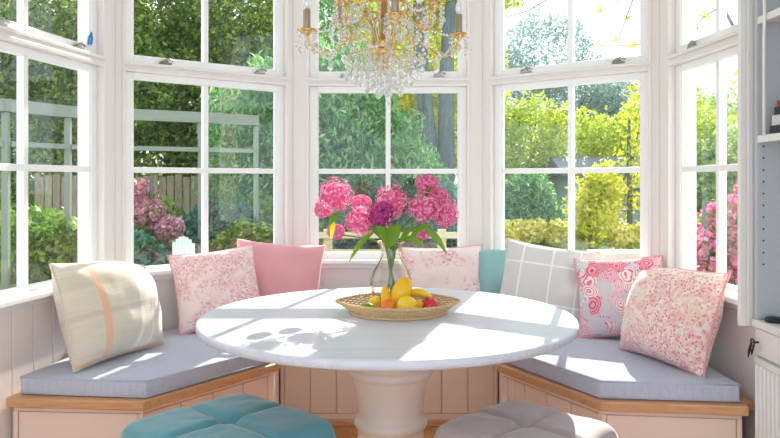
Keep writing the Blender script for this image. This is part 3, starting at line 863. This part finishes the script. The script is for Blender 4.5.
# ------------------------------------------------------------------ bookcase and base cabinet on the right
X0, X1 = 1.305, 1.675; Y1, Y0 = 2.497, 1.30
Y1 = 2.575
bk = tag(empty('bookcase', (1.5, 1.9, 0)), 'tall pale grey open bookcase beside the right window', 'bookcase')
def bp(mb, name, mat, bevel=.003, par=bk): return addp(mb, name, mat, par, bevel)
YB = 2.495
m = MB(); m.box(X0, X1, 2.565, 2.585, .755, 2.7); bp(m, 'side_panel', M['cabgrey'])
m = MB(); m.box(X0, X1, 1.30, 1.33, .755, 2.7); bp(m, 'side_panel', M['cabgrey'])
m = MB(); m.box(X1-.012, X1, 1.33, 2.564, .755, 2.7); bp(m, 'back_panel', M['cabgrey'])
for z in (zp(138, 2.55), zp(19, 2.55), 2.35):
    m = MB(); m.box(X0+.012, X1-.014, 1.332, 2.563, z-.009, z+.009); m.box(X0, X0+.012, 1.332, 2.563, z-.016, z+.010); bp(m, 'shelf', M['paint'])
m = MB(); m.box(X0, X1, 1.30, 2.585, 2.7, 2.735); bp(m, 'cornice', M['paint'])
# shelf pin holes down the end panel (dark sockets)
m = MB()
for k in range(40):
    z = .95+k*.042
    m.box(1.326, 1.331, 2.5635, 2.5665, z-.003, z+.003)
bp(m, 'shelf_pin_holes', M['black'], 0)
m = MB(); z0 = zp(138, 2.5); m.tube([(X0-.008, 2.50, z0+.012), (X0-.008, 2.50, z0+.36), (X0-.006, 2.50, z0+.42), (X0-.012, 2.49, z0+.47), (X0-.008, 2.50, z0+.56)], .0055, 8); bp(m, 'shelf_rail', M['paint'], 0)
# base cabinet
cb = tag(empty('base_cabinet', (1.5, 1.9, 0)), 'white fluted base cabinet with a drawer and black key', 'cabinet')
m = MB(); m.box(X0+.014, X1, 1.30, 2.585, .0, .725); addp(m, 'body', M['cabgrey'], cb, .002)
m = MB(); m.box(X0-.008, X1, 1.29, 2.588, .7255, .753); addp(m, 'worktop', M['paint'], cb, .004)
m = MB(); m.box(X0+.001, X0+.0135, 1.80, 2.578, .628, .722); d = addp(m, 'drawer', M['paint'], cb, .003)
m = MB(); yk = 2.555
m.tube([(X0+.001, yk, .675), (X0-.02, yk, .675)], .004, 8)
m.ring(.011, .003, (0,0,0), 16, 6) if False else None
m.tube([(X0-.02+.0, yk+.012*math.cos(t), .675+.012*math.sin(t)) for t in [2*PI*i/14 for i in range(15)]], .003, 6)
m.tube([(X0-.02, yk+.01, .668), (X0-.022, yk+.02, .64), (X0-.022, yk+.028, .615)], [.004, .005, .002], 6)
m.tube([(X0-.02, yk-.01, .668), (X0-.024, yk-.004, .645), (X0-.024, yk-.001, .63)], [.003, .004, .002], 6)
o = addp(m, 'drawer_key', M['black'], d, 0)
m = MB(); m.box(X0+.004, X0+.0135, 1.80, 2.578, .04, .618); m.box(X0-.002, X0+.004, 1.80, 2.578, .596, .618)
y = 2.574
while y > 1.84:
    m.tube([(X0+.002, y-.012, .045), (X0+.002, y-.012, .594)], .0095, 8); y -= .027
dr = addp(m, 'fluted_door', M['paint'], cb, 0)
# books lying on the shelf
z = zp(138, 2.55)+.0102
for i, (mt, th, lb) in enumerate((('b_dark', .030, 'dark grey book at the bottom of the pile on the shelf'), ('b_white', .035, 'white book in the middle of the pile on the shelf'),
                             ('b_dark', .028, 'charcoal book second from the top of the pile'), ('b_red', .022, 'red book on top of the pile on the shelf'))):
    m = MB(); y0, y1 = 2.22, 2.52-.006*i; m.box(X0+.022+.005*i, X0+.20, y0, y1, z, z+.003); m.box(X0+.022+.005*i, X0+.20, y0, y1, z+th-.003, z+th); m.box(X0+.022+.005*i, X0+.026+.005*i, y0, y1, z+.003, z+th-.003)
    o = m.build('book', M[mt]); tag(o, lb, 'book', 'books piled on the bookcase shelf')
    m = MB(); m.box(X0+.0265+.005*i, X0+.196, y0+.004, y1-.004, z+.0032, z+th-.0032); m.build('pages', M['b_white'], o)
    z += th+.0004
m = MB(); m.lathe([(.03,0),(.034,.004),(.034,.010),(.026,.016),(.004,.02)], 20, (1.345, 2.52, .754))
tag(m.build('trinket_dish', M['black']), 'small black dish on the cabinet worktop', 'dish')

# ------------------------------------------------------------------ garden
GZ = .2
m = MB(); m.box(-40, 40, 4.35, 70, GZ-.1, GZ); struct(m.build('ground', M['lawn']))

def leaf_cloud(name, mat, blobs, n, size, seed, parent=None, kind=None, droop=0, aspect=.5, shell=.55):
    """leaves scattered through rounded masses; each leaf a small folded blade"""
    rg = np.random.default_rng(seed)
    vol = np.array([b[3]*b[4]*b[5] for b in blobs])**.67; cnt = rg.multinomial(n, vol/vol.sum())
    C_ = []
    for b, c in zip(blobs, cnt):
        d = rg.normal(size=(c, 3)); d /= np.linalg.norm(d, axis=1)[:, None]
        r = shell+(1-shell)*rg.random(c)**.6
        lump = 1+.22*np.sin(d[:, 0]*5+seed)*np.sin(d[:, 1]*4+b[0])*np.sin(d[:, 2]*5+b[2])+.10*np.sin(d[:, 0]*13+b[1])*np.sin(d[:, 2]*11)
        C_.append(np.array(b[:3])+d*(r*lump)[:, None]*np.array(b[3:6]))
    P = np.concatenate(C_); P[:, 2] = np.maximum(P[:, 2], GZ+.02); n = len(P)
    u = rg.normal(size=(n, 3)); u[:, 2] -= droop; u /= np.linalg.norm(u, axis=1)[:, None]
    w = np.cross(u, rg.normal(size=(n, 3))); w /= np.linalg.norm(w, axis=1)[:, None]
    k = np.cross(u, w)
    s = (size*(.6+.8*rg.random(n)))[:, None]
    v = np.stack([P-u*s, P+w*s*aspect+k*s*.15, P+u*s, P-w*s*aspect+k*s*.15], 1).reshape(-1, 3)
    me = bpy.data.meshes.new(name); me.vertices.add(4*n); me.vertices.foreach_set('co', v.ravel())
    me.loops.add(4*n); me.loops.foreach_set('vertex_index', np.arange(4*n))
    me.polygons.add(n); me.polygons.foreach_set('loop_start', np.arange(n)*4); me.polygons.foreach_set('loop_total', np.full(n, 4))
    me.update(calc_edges=True); me.materials.append(mat)
    o = bpy.data.objects.new(name, me); col.objects.link(o)
    if parent: o.parent = parent
    if kind: o['kind'] = kind
    return o
def tree(name, x, y, blobs, mat, n, size, label, cat='tree', group=None, trunk=(.12, 1.5), seed=1, droop=0, tmat='bark', aspect=.5, shell=.5, crown='crown'):
    """blobs relative to (x, y, ground)"""
    e = tag(empty(name, (x, y, GZ)), label, cat, group)
    leaf_cloud(crown, mat, blobs, n, size, seed, None, droop=droop, aspect=aspect, shell=shell).parent = e
    m = MB(); r, h = trunk
    m.tube([(0,0,0), (r*.3, 0, h*.4), (-r*.2, 0, h*.8), (0, 0, h)], [r*1.2, r, r*.8, r*.6], 10)
    rr = random.Random(seed)
    for b in blobs[:6]:
        m.tube([(0,0,h*.6), (b[0]*.5, b[1]*.5, (h*.6+b[2])*.5), (b[0], b[1], b[2])], [r*.5, r*.35, r*.12], 7)
    m.build('trunk' if cat == 'tree' else 'stems', M[tmat], e)
    return e
# leaf_cloud clamps to the ground in its own space
_lc = leaf_cloud
def leaf_cloud(name, mat, blobs, n, size, seed, parent=None, kind=None, droop=0, aspect=.5, shell=.55):
    o = _lc(name, mat, [(b[0], b[1], b[2]+GZ, *b[3:]) for b in blobs], n, size, seed, parent, kind, droop, aspect, shell)
    co = np.empty(len(o.data.vertices)*3); o.data.vertices.foreach_get('co', co); co = co.reshape(-1, 3); co[:, 2] -= GZ
    o.data.vertices.foreach_set('co', co.ravel()); return o

# woodland behind the left windows
k = 0
for (x, y, h, w, mt, lb) in ((-9.6, 14.5, 6.4, 1.9, 'lf_dark', 'dark leafy tree beyond the leftmost window'),
     (-7.4, 16, 6.6, 2.0, 'lf_wood', 'dappled tree left of the added timber frame'),
     (-6.0, 13.5, 5.8, 1.6, 'lf_dark', 'dark tree behind the added timber frame'),
     (-4.6, 15, 6.2, 1.6, 'lf_wood', 'dappled woodland tree behind the second window'),
     (-3.3, 14.5, 6.0, 1.3, 'lf_dark', 'dense green tree at the right of the second window'),
     (-1.9, 17, 6.2, 1.5, 'lf_fir', 'bright green tree behind the big round bush')):
    bl_ = [(0,0,h*.75,w,w*.8,h*.27), (-w*.5,.2,h*.5,w*.8,w*.8,h*.25), (w*.5,-.2,h*.45,w*.8,w*.8,h*.25), (0,-.3,h*.22,w*.9,w*.8,h*.2)]
    tree('garden_tree', x, y, bl_, M[mt], 30000, .058, lb, group=None, trunk=(.14, h*.7), seed=10+k); k += 1
# big rounded bush in the middle window
tree('rounded_bush', -.95, 10.8, [(0,0,1.3,1.5,1.2,1.4), (-.1,0,2.1,1.05,1.1,1.1), (.9,.1,.75,.95,.9,.95), (-.9,0,1.6,1.0,1,1.2)], M['lf_fir'], 48000, .058,
     'large bright green bush seen through the left of the middle window', 'bush', trunk=(.1, 1.6), seed=31, droop=1.2, aspect=.28)
# dark trunks and yellow leaves right of it
e = tag(empty('twin_trunk_tree', (.85, 13.5, GZ)), 'dark twin trunked tree with yellow leaves in the middle window', 'tree')
for a, b in (((-.12, .0), (-.34, 5.5)), ((.1, .35), (.42, 5.5))):
    m = MB(); x0 = a[0]; x1 = b[0]
    pts = [(x0+(x1-x0)*(t**1.4)+.05*math.sin(t*7), 0, 5.5*t) for t in [i/9 for i in range(10)]]
    m.tube(pts, [.2-.11*i/9 for i in range(10)], 10); m.build('trunk', M['bark'], e)
leaf_cloud('crown', M['lf_yellow'], [(-.9,.6,3.0,.8,.6,1.2), (.1,.9,2.6,.5,.5,.9), (.3,.8,3.5,.5,.5,1.2), (1.0,.4,2.9,.45,.5,1.1), (-.4,.5,4.6,1.4,.8,.7), (.7,.4,4.8,1.2,.7,.7)], 15000, .055, 33, e)
tree('low_bush', .55, 9.6, [(0,0,.5,.6,.6,.5), (.35,.2,.5,.45,.5,.5), (-.6,.1,.5,.6,.5,.5)], M['lf_teal'], 9000, .05, 'bluish green low bush behind the flowers', 'bush', trunk=(.05, .6), seed=35, droop=.8, aspect=.3)
tree('garden_tree', .9, 19, [(.3,0,4,1.2,1.6,1.5), (-1.2,0,3,1.4,1.4,1.6), (.4,0,2.4,1.4,1.4,1.5)], M['lf_yellow'], 12000, .1, 'yellow green tree at the right edge of the middle window', trunk=(.16, 3), seed=36)
tree('garden_tree', -.3, 21, [(0,0,4.6,2,1.6,1.4), (.8,0,3,1.8,1.4,1.5)], M['lf_mid'], 10000, .1, 'mid green tree behind the twin trunked tree', trunk=(.16, 3), seed=37)
# right windows
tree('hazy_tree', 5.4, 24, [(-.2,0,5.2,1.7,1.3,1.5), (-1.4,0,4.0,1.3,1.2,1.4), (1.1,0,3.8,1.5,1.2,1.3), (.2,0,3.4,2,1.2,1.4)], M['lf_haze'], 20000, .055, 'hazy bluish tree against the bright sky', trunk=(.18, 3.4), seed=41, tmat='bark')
hd = [(i*.9-2.2, 0, .7, .8, .5, .7) for i in range(7)]+[(i*.75-2.4, .2*math.sin(i*2), 1.55+.22*math.sin(i*1.7), .78, .6, 1.05) for i in range(8)]
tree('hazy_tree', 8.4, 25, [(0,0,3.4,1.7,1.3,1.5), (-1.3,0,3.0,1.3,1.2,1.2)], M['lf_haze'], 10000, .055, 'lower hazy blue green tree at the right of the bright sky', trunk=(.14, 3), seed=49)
tree('laurel_hedge', 4.5, 14.5, hd, M['lf_lime'], 40000, .052, 'yellow green hedge across the right middle window', 'hedge', trunk=(.08, 1.2), seed=42)
tree('conifer_bush', 2.15, 11.6, [(0,0,.45,.62,.55,.5), (.05,0,.75,.42,.42,.45)], M['lf_fir'], 9000, .05, 'round bright conifer bush left of the garden shed', 'bush', trunk=(.06, .8), seed=43, droop=.6, aspect=.3)
tree('yellow_shrub', 3.75, 11.3, [(.1,0,1.5,.3,.4,1.2), (.3,0,2.5,.25,.3,.6), (-.35,0,.75,.5,.4,.45)], M['lf_yellow'], 1300, .045, 'open yellow leaved shrub in front of the shed', 'bush', trunk=(.04, 2.0), seed=44, shell=.1)
tree('yellow_shrub', 2.95, 10.6, [(0,0,.6,.4,.4,.6), (.2,0,.95,.3,.3,.4)], M['lf_yellow'], 1800, .05, 'small open yellow shrub beside the conifer bush', 'bush', trunk=(.03, 1.0), seed=45, shell=.1)
tree('garden_tree', 8.2, 18.5, [(0,0,2.2,1.7,1.4,1.2), (-1.3,0,1.6,1.3,1.2,1.1), (1.4,0,1.8,1.4,1.2,1.3)], M['lf_pale'], 16000, .06, 'soft green tree beyond the rightmost window', trunk=(.12, 2), seed=46)
tree('garden_tree', 6.5, 13.2, [(0,0,1.0,1.2,1,1.1), (-.9,0,.9,.9,.9,.9)], M['lf_pale'], 13000, .05, 'low green tree behind the pink azalea', trunk=(.1, 1.2), seed=47)
# leafy branch by the rightmost window
tree('yellow_shrub', 3.35, 6.55, [(0,0,2.0,.22,.3,.5), (.05,0,2.7,.2,.3,.4), (.05,0,1.4,.2,.25,.4)], M['lf_yellow'], 500, .045, 'tall thin yellow shrub at the edge of the rightmost window', 'bush', trunk=(.02, 2.8), seed=48, shell=.05)
# azaleas
for (x, y, b, n, s, lb) in ((2.42, 5.55, [(0,0,.32,.34,.3,.30), (.25,.1,.62,.24,.25,.28), (-.2,0,.2,.28,.22,.2)], 5200, 60, 'pink azalea right outside the rightmost window'),
                         (2.95, 6.3, [(0,0,.5,.3,.3,.4), (.25,0,.85,.2,.2,.25)], 2600, 61, 'second pink azalea behind the first')):
    e = tree('azalea', x, y, b, M['lf_mid'], n//2, .03, lb, 'bush', trunk=(.02, .9), seed=s, crown='leaves')
    leaf_cloud('blossom', M['fl_pink'], b, n, .022, s+5, e, aspect=.8, shell=.8)
e = tree('azalea', -2.68, 8.1, [(-.05,0,.66,.2,.3,.16), (-.22,.1,.85,.22,.3,.2), (.2,0,.5,.16,.22,.15)], M['lf_mid'], 900, .03, 'pale pink blossoming shrub outside the second window', 'bush', trunk=(.025, 1.1), seed=70, crown='leaves')
leaf_cloud('blossom', M['fl_pale'], [(-.05,0,.66,.2,.3,.16), (-.22,.1,.85,.22,.3,.2), (.2,0,.5,.16,.22,.15)], 3000, .026, 71, e, aspect=.8, shell=.5)
for (x, y, mt, s, lb) in ((-2.05, 8.6, 'lf_teal', .75, 'low bluish shrub right of the white garden chair'), (-1.6, 9.3, 'lf_mid', .8, 'low green shrub before the wooden fence'),
                         (-2.6, 7.1, 'lf_teal', .5, 'small dark shrub below the pale pink blossom'), (-3.1, 8.9, 'lf_mid', .8, 'green shrub behind the pale pink blossom'),
                         (-3.7, 7.6, 'lf_mid', .7, 'green shrub outside the leftmost window'), (-1.55, 7.9, 'lf_dark', .55, 'small dark green shrub near the stone edging')):
    tree('low_bush', x, y, [(0,0,s*.5,s*.75,s*.6,s*.55), (s*.5,0,s*.3,s*.6,s*.5,s*.4)], M[mt], 5000, .045, lb, 'bush', trunk=(.03, s*.8), seed=int(80+x*7))
# flower border
fb = tag(_lc('flower_border', M['fl_mix'], [(1.7+i*.44, 10.9+.15*math.sin(i), GZ+.25+.05*math.sin(i*3), .28, .2, .2) for i in range(9)], 7000, .035, 90, aspect=.8), 'row of low yellow and white border flowers by the lawn', 'flowers', kind='stuff')

# fences, shed, reflection frame
def board_fence(name, P, Q, h, n, mat, label, cat='fence', z0=GZ, posts=4):
    T, L = seg(P, Q); e = tag(empty(name, (P[0], P[1], z0)), label, cat)
    m = MB(); T2 = Matrix.Translation((-P[0], -P[1], 0)) @ T; m.T = T2
    w = L/n
    for i in range(n): m.box(i*w+.008, (i+1)*w-.008, 0, .02, .04, h+.02*((i*7) % 3))
    m.build('boards', mat, e)
    m = MB(); m.T = T2
    for z in (h*.2, h*.8): m.box(0, L, .021, .06, z, z+.07)
    m.build('rail', mat, e)
    for k in range(posts):
        m = MB(); m.T = T2; x = L*k/(posts-1); m.box(x-.04, x+.04, .061, .14, 0, h+.06); m.build('post', mat, e)
    return e
board_fence('garden_fence', (-5.6, 11.4), (-1.4, 12.0), 1.1, 34, M['timber'], 'weathered board fence behind the second window')
e = tag(empty('low_rail_fence', (-.1, 8.3, GZ)), 'low pale timber rail fence behind the vase', 'fence')
m = MB()
for z in (.18, .38): m.box(-1.4, 1.4, -.02, .02, z, z+.07)
m.build('rail', M['palewood'], e)
for x in (-1.3, -.62, .05, .7, 1.3):
    m = MB(); m.box(x-.05, x+.05, .021, .10, 0, .48); m.build('post', M['palewood'], e, bevel=.005)
sh = tag(empty('garden_shed', (4.15, 13.2, GZ)), 'grey weathered garden shed among yellow shrubs', 'shed')
m = MB()
for i in range(14): m.box(-.9+i*.13+.004, -.9+(i+1)*.13-.004, -.02, 0, 0, 1.15)
m.box(-.9, .92, .001, 1.4, 0, 1.15); m.build('wall', M['shedwood'], sh)
m = MB(); m.add([(-1.05,-.2,1.18),(1.07,-.2,1.18),(1.07,1.6,1.18),(-1.05,1.6,1.18),(-1.05,.7,1.5),(1.07,.7,1.5),(-1.05,-.2,1.13),(1.07,-.2,1.13),(1.07,1.6,1.13),(-1.05,1.6,1.13)],
    [(0,1,5,4),(2,3,4,5),(0,4,3),(1,2,5),(6,9,8,7),(0,6,7,1),(3,2,8,9),(0,3,9,6),(1,7,8,2)]); m.build('roof', M['roof'], sh)
m = MB(); m.box(-.15, .55, -.045, -.021, .5, .95); w_ = m.build('window_frame', M['whitetimber'], sh)
m = MB(); m.box(-.09, .49, -.05, -.046, .55, .90); m.build('pane', M['roof'], w_)
# timber frame added outside to stand in for reflections in the left windows
pg = tag(empty('reflection_frame', (-3.7, 6.6, GZ)), 'pale grey frame added to imitate reflections in the left windows', 'reflection')
PX = [(-1.35, -.9), (-.55, -.3), (.05, .25), (.35, .9), (1.55, 1.6), (2.1, 2.0)]
for (x, y) in PX:
    m = MB(); m.box(x-.03, x+.03, y-.03, y+.03, 0, 1.69); m.build('post', M['reflection'], pg, bevel=.006)
for z in (1.70, 1.42):
    m = MB()
    for a, b in zip(PX, PX[1:]):
        T, L = seg(a, b); m.T = T; m.box(.03 if z < 1.6 else -.03, L-.03 if z < 1.6 else L+.03, -.03, .03, z-.05 if z < 1.6 else z, z+.0 if z < 1.6 else z+.12)
    m.build('beam', M['reflection'], pg)
# white garden chair
gc = tag(empty('garden_chair', (-1.78, 6.55, GZ), R(150)), 'white garden chair on the lawn outside the second window', 'chair')
m = MB(); m.box(-.24, .24, -.22, .22, .40, .43); m.build('seat', M['whitetimber'], gc, bevel=.01)
m = MB()
for i in range(7): m.box(-.22+i*.066, -.22+i*.066+.048, .2, .222, .45, .88-.01*abs(i-3)**2)
m.box(-.24, .24, .222, .24, .50, .56); m.build('backrest', M['whitetimber'], gc)
for x in (-.2, .2):
    for y in (-.18, .18):
        m = MB(); m.box(x-.022, x+.022, y-.022, y+.022, 0, .399); m.build('leg', M['whitetimber'], gc)
gc.scale = (.6, .6, .62)
# stones of the edging
rr = random.Random(12)
for k in range(9):
    s = rr.uniform(.10, .17); x = -2.75+k*.21+rr.uniform(-.03,.03); y = 9.0+.08*math.sin(k*2)
    m = MB(); m.blob((0,0,s*.55), (s, s*.7, s*.6), 14, 9, .5); o = m.build('edging_stone', M['stone']); o.location = (x, y, GZ); o.scale = (.62, 1, 1.2)
    tag(o, 'rounded brown edging stone in the row outside the second window', 'stone', 'edging stones')
# stone bench and terrace at the right
struct(MB().box(.9, 5.2, 5.6, 10.4, GZ, GZ+.02).build('terrace', M['gravel']))
sb = tag(empty('stone_bench', (2.60, 7.7, GZ+.02)), 'pale stone bench on the terrace outside the right middle window', 'bench')
m = MB(); m.box(-.45, .45, -.2, .2, .19, .27); m.build('seat', M['gravel'], sb, bevel=.01)
for x in (-.3, .3):
    m = MB(); m.box(x-.09, x+.09, -.15, .15, 0, .189); m.build('leg', M['gravel'], sb, bevel=.01)
# budding twigs against the sky outside the right windows
tw = tag(empty('budding_branch', (2.6, 7.4, GZ)), 'thin budding branch across the upper right window', 'branch')
m = MB(); lf = MB(); rt = random.Random(3)
m.tube([(1.15, .3, 0), (1.2, .25, 1.6), (1.1, .1, 2.4), (.7, 0, 3.05), (.1, 0, 3.35), (-.5, 0, 3.25), (-.9, 0, 2.95), (-1.2, 0, 2.78), (-1.5, 0, 2.70)], [.035, .028, .02, .014, .010, .008, .006, .005, .003], 8)
for (a, b) in (((.45, 0, 3.2), (-.48, -.1, 2.75)), ((.1, 0, 3.33), (-.30, -.1, 2.45)), ((1.1, .1, 2.4), (-.48, -.1, 2.40)), ((.85, .02, 2.85), (.4, -.1, 2.5)), ((-.5, 0, 3.25), (-1.3, -.1, 3.0))):
    a = Vector(a); b = Vector(b); mid = a.lerp(b, .5)+Vector((0, 0, .06)); m.tube([a, mid, b], [.008, .006, .003], 6)
    for t in (.5, .75, 1.0):
        p = a.lerp(b, t)+Vector((0, 0, .05*(1-t)))
        for q in range(3): leaf_mesh(lf, p, p+Vector((rt.uniform(-.09, .09), rt.uniform(-.06, .06), rt.uniform(-.02, .09))), .02, 0, rt.random()*3)
m.build('branch', M['bark'], tw); lf.build('leaves', M['lf_yellow'], tw)

# ------------------------------------------------------------------ light
wd = bpy.data.worlds.new('sky'); sc.world = wd; wd.use_nodes = True
nt = wd.node_tree; bg = nt.nodes['Background']
bg.inputs[0].default_value = (.80, .91, 1.0, 1); bg.inputs[1].default_value = 1.5
sd = bpy.data.lights.new('sun', 'SUN'); sd.energy = 7.0; sd.angle = R(.6); sd.color = (1, .95, .86)
so = bpy.data.objects.new('sun', sd); col.objects.link(so)
S = Vector((.285, .958, .70)).normalized(); so.rotation_euler = S.to_track_quat('Z', 'Y').to_euler(); so.location = S*30

# ------------------------------------------------------------------ camera
cd = bpy.data.cameras.new('camera'); cam = bpy.data.objects.new('camera', cd); col.objects.link(cam)
cam.location = (0, 0, EYE); cam.rotation_euler = (R(90), 0, 0)
cd.sensor_width = 36; cd.lens = 36*F/780; cd.shift_y = -(219-HY)/780; cd.clip_start = .05; cd.clip_end = 300
sc.camera = cam
sc.view_settings.view_transform = 'Standard'; sc.view_settings.look = 'None'; sc.view_settings.gamma = 1
sc.view_settings.exposure = .50
try: sc.view_settings.use_curve_mapping = False
except Exception: pass
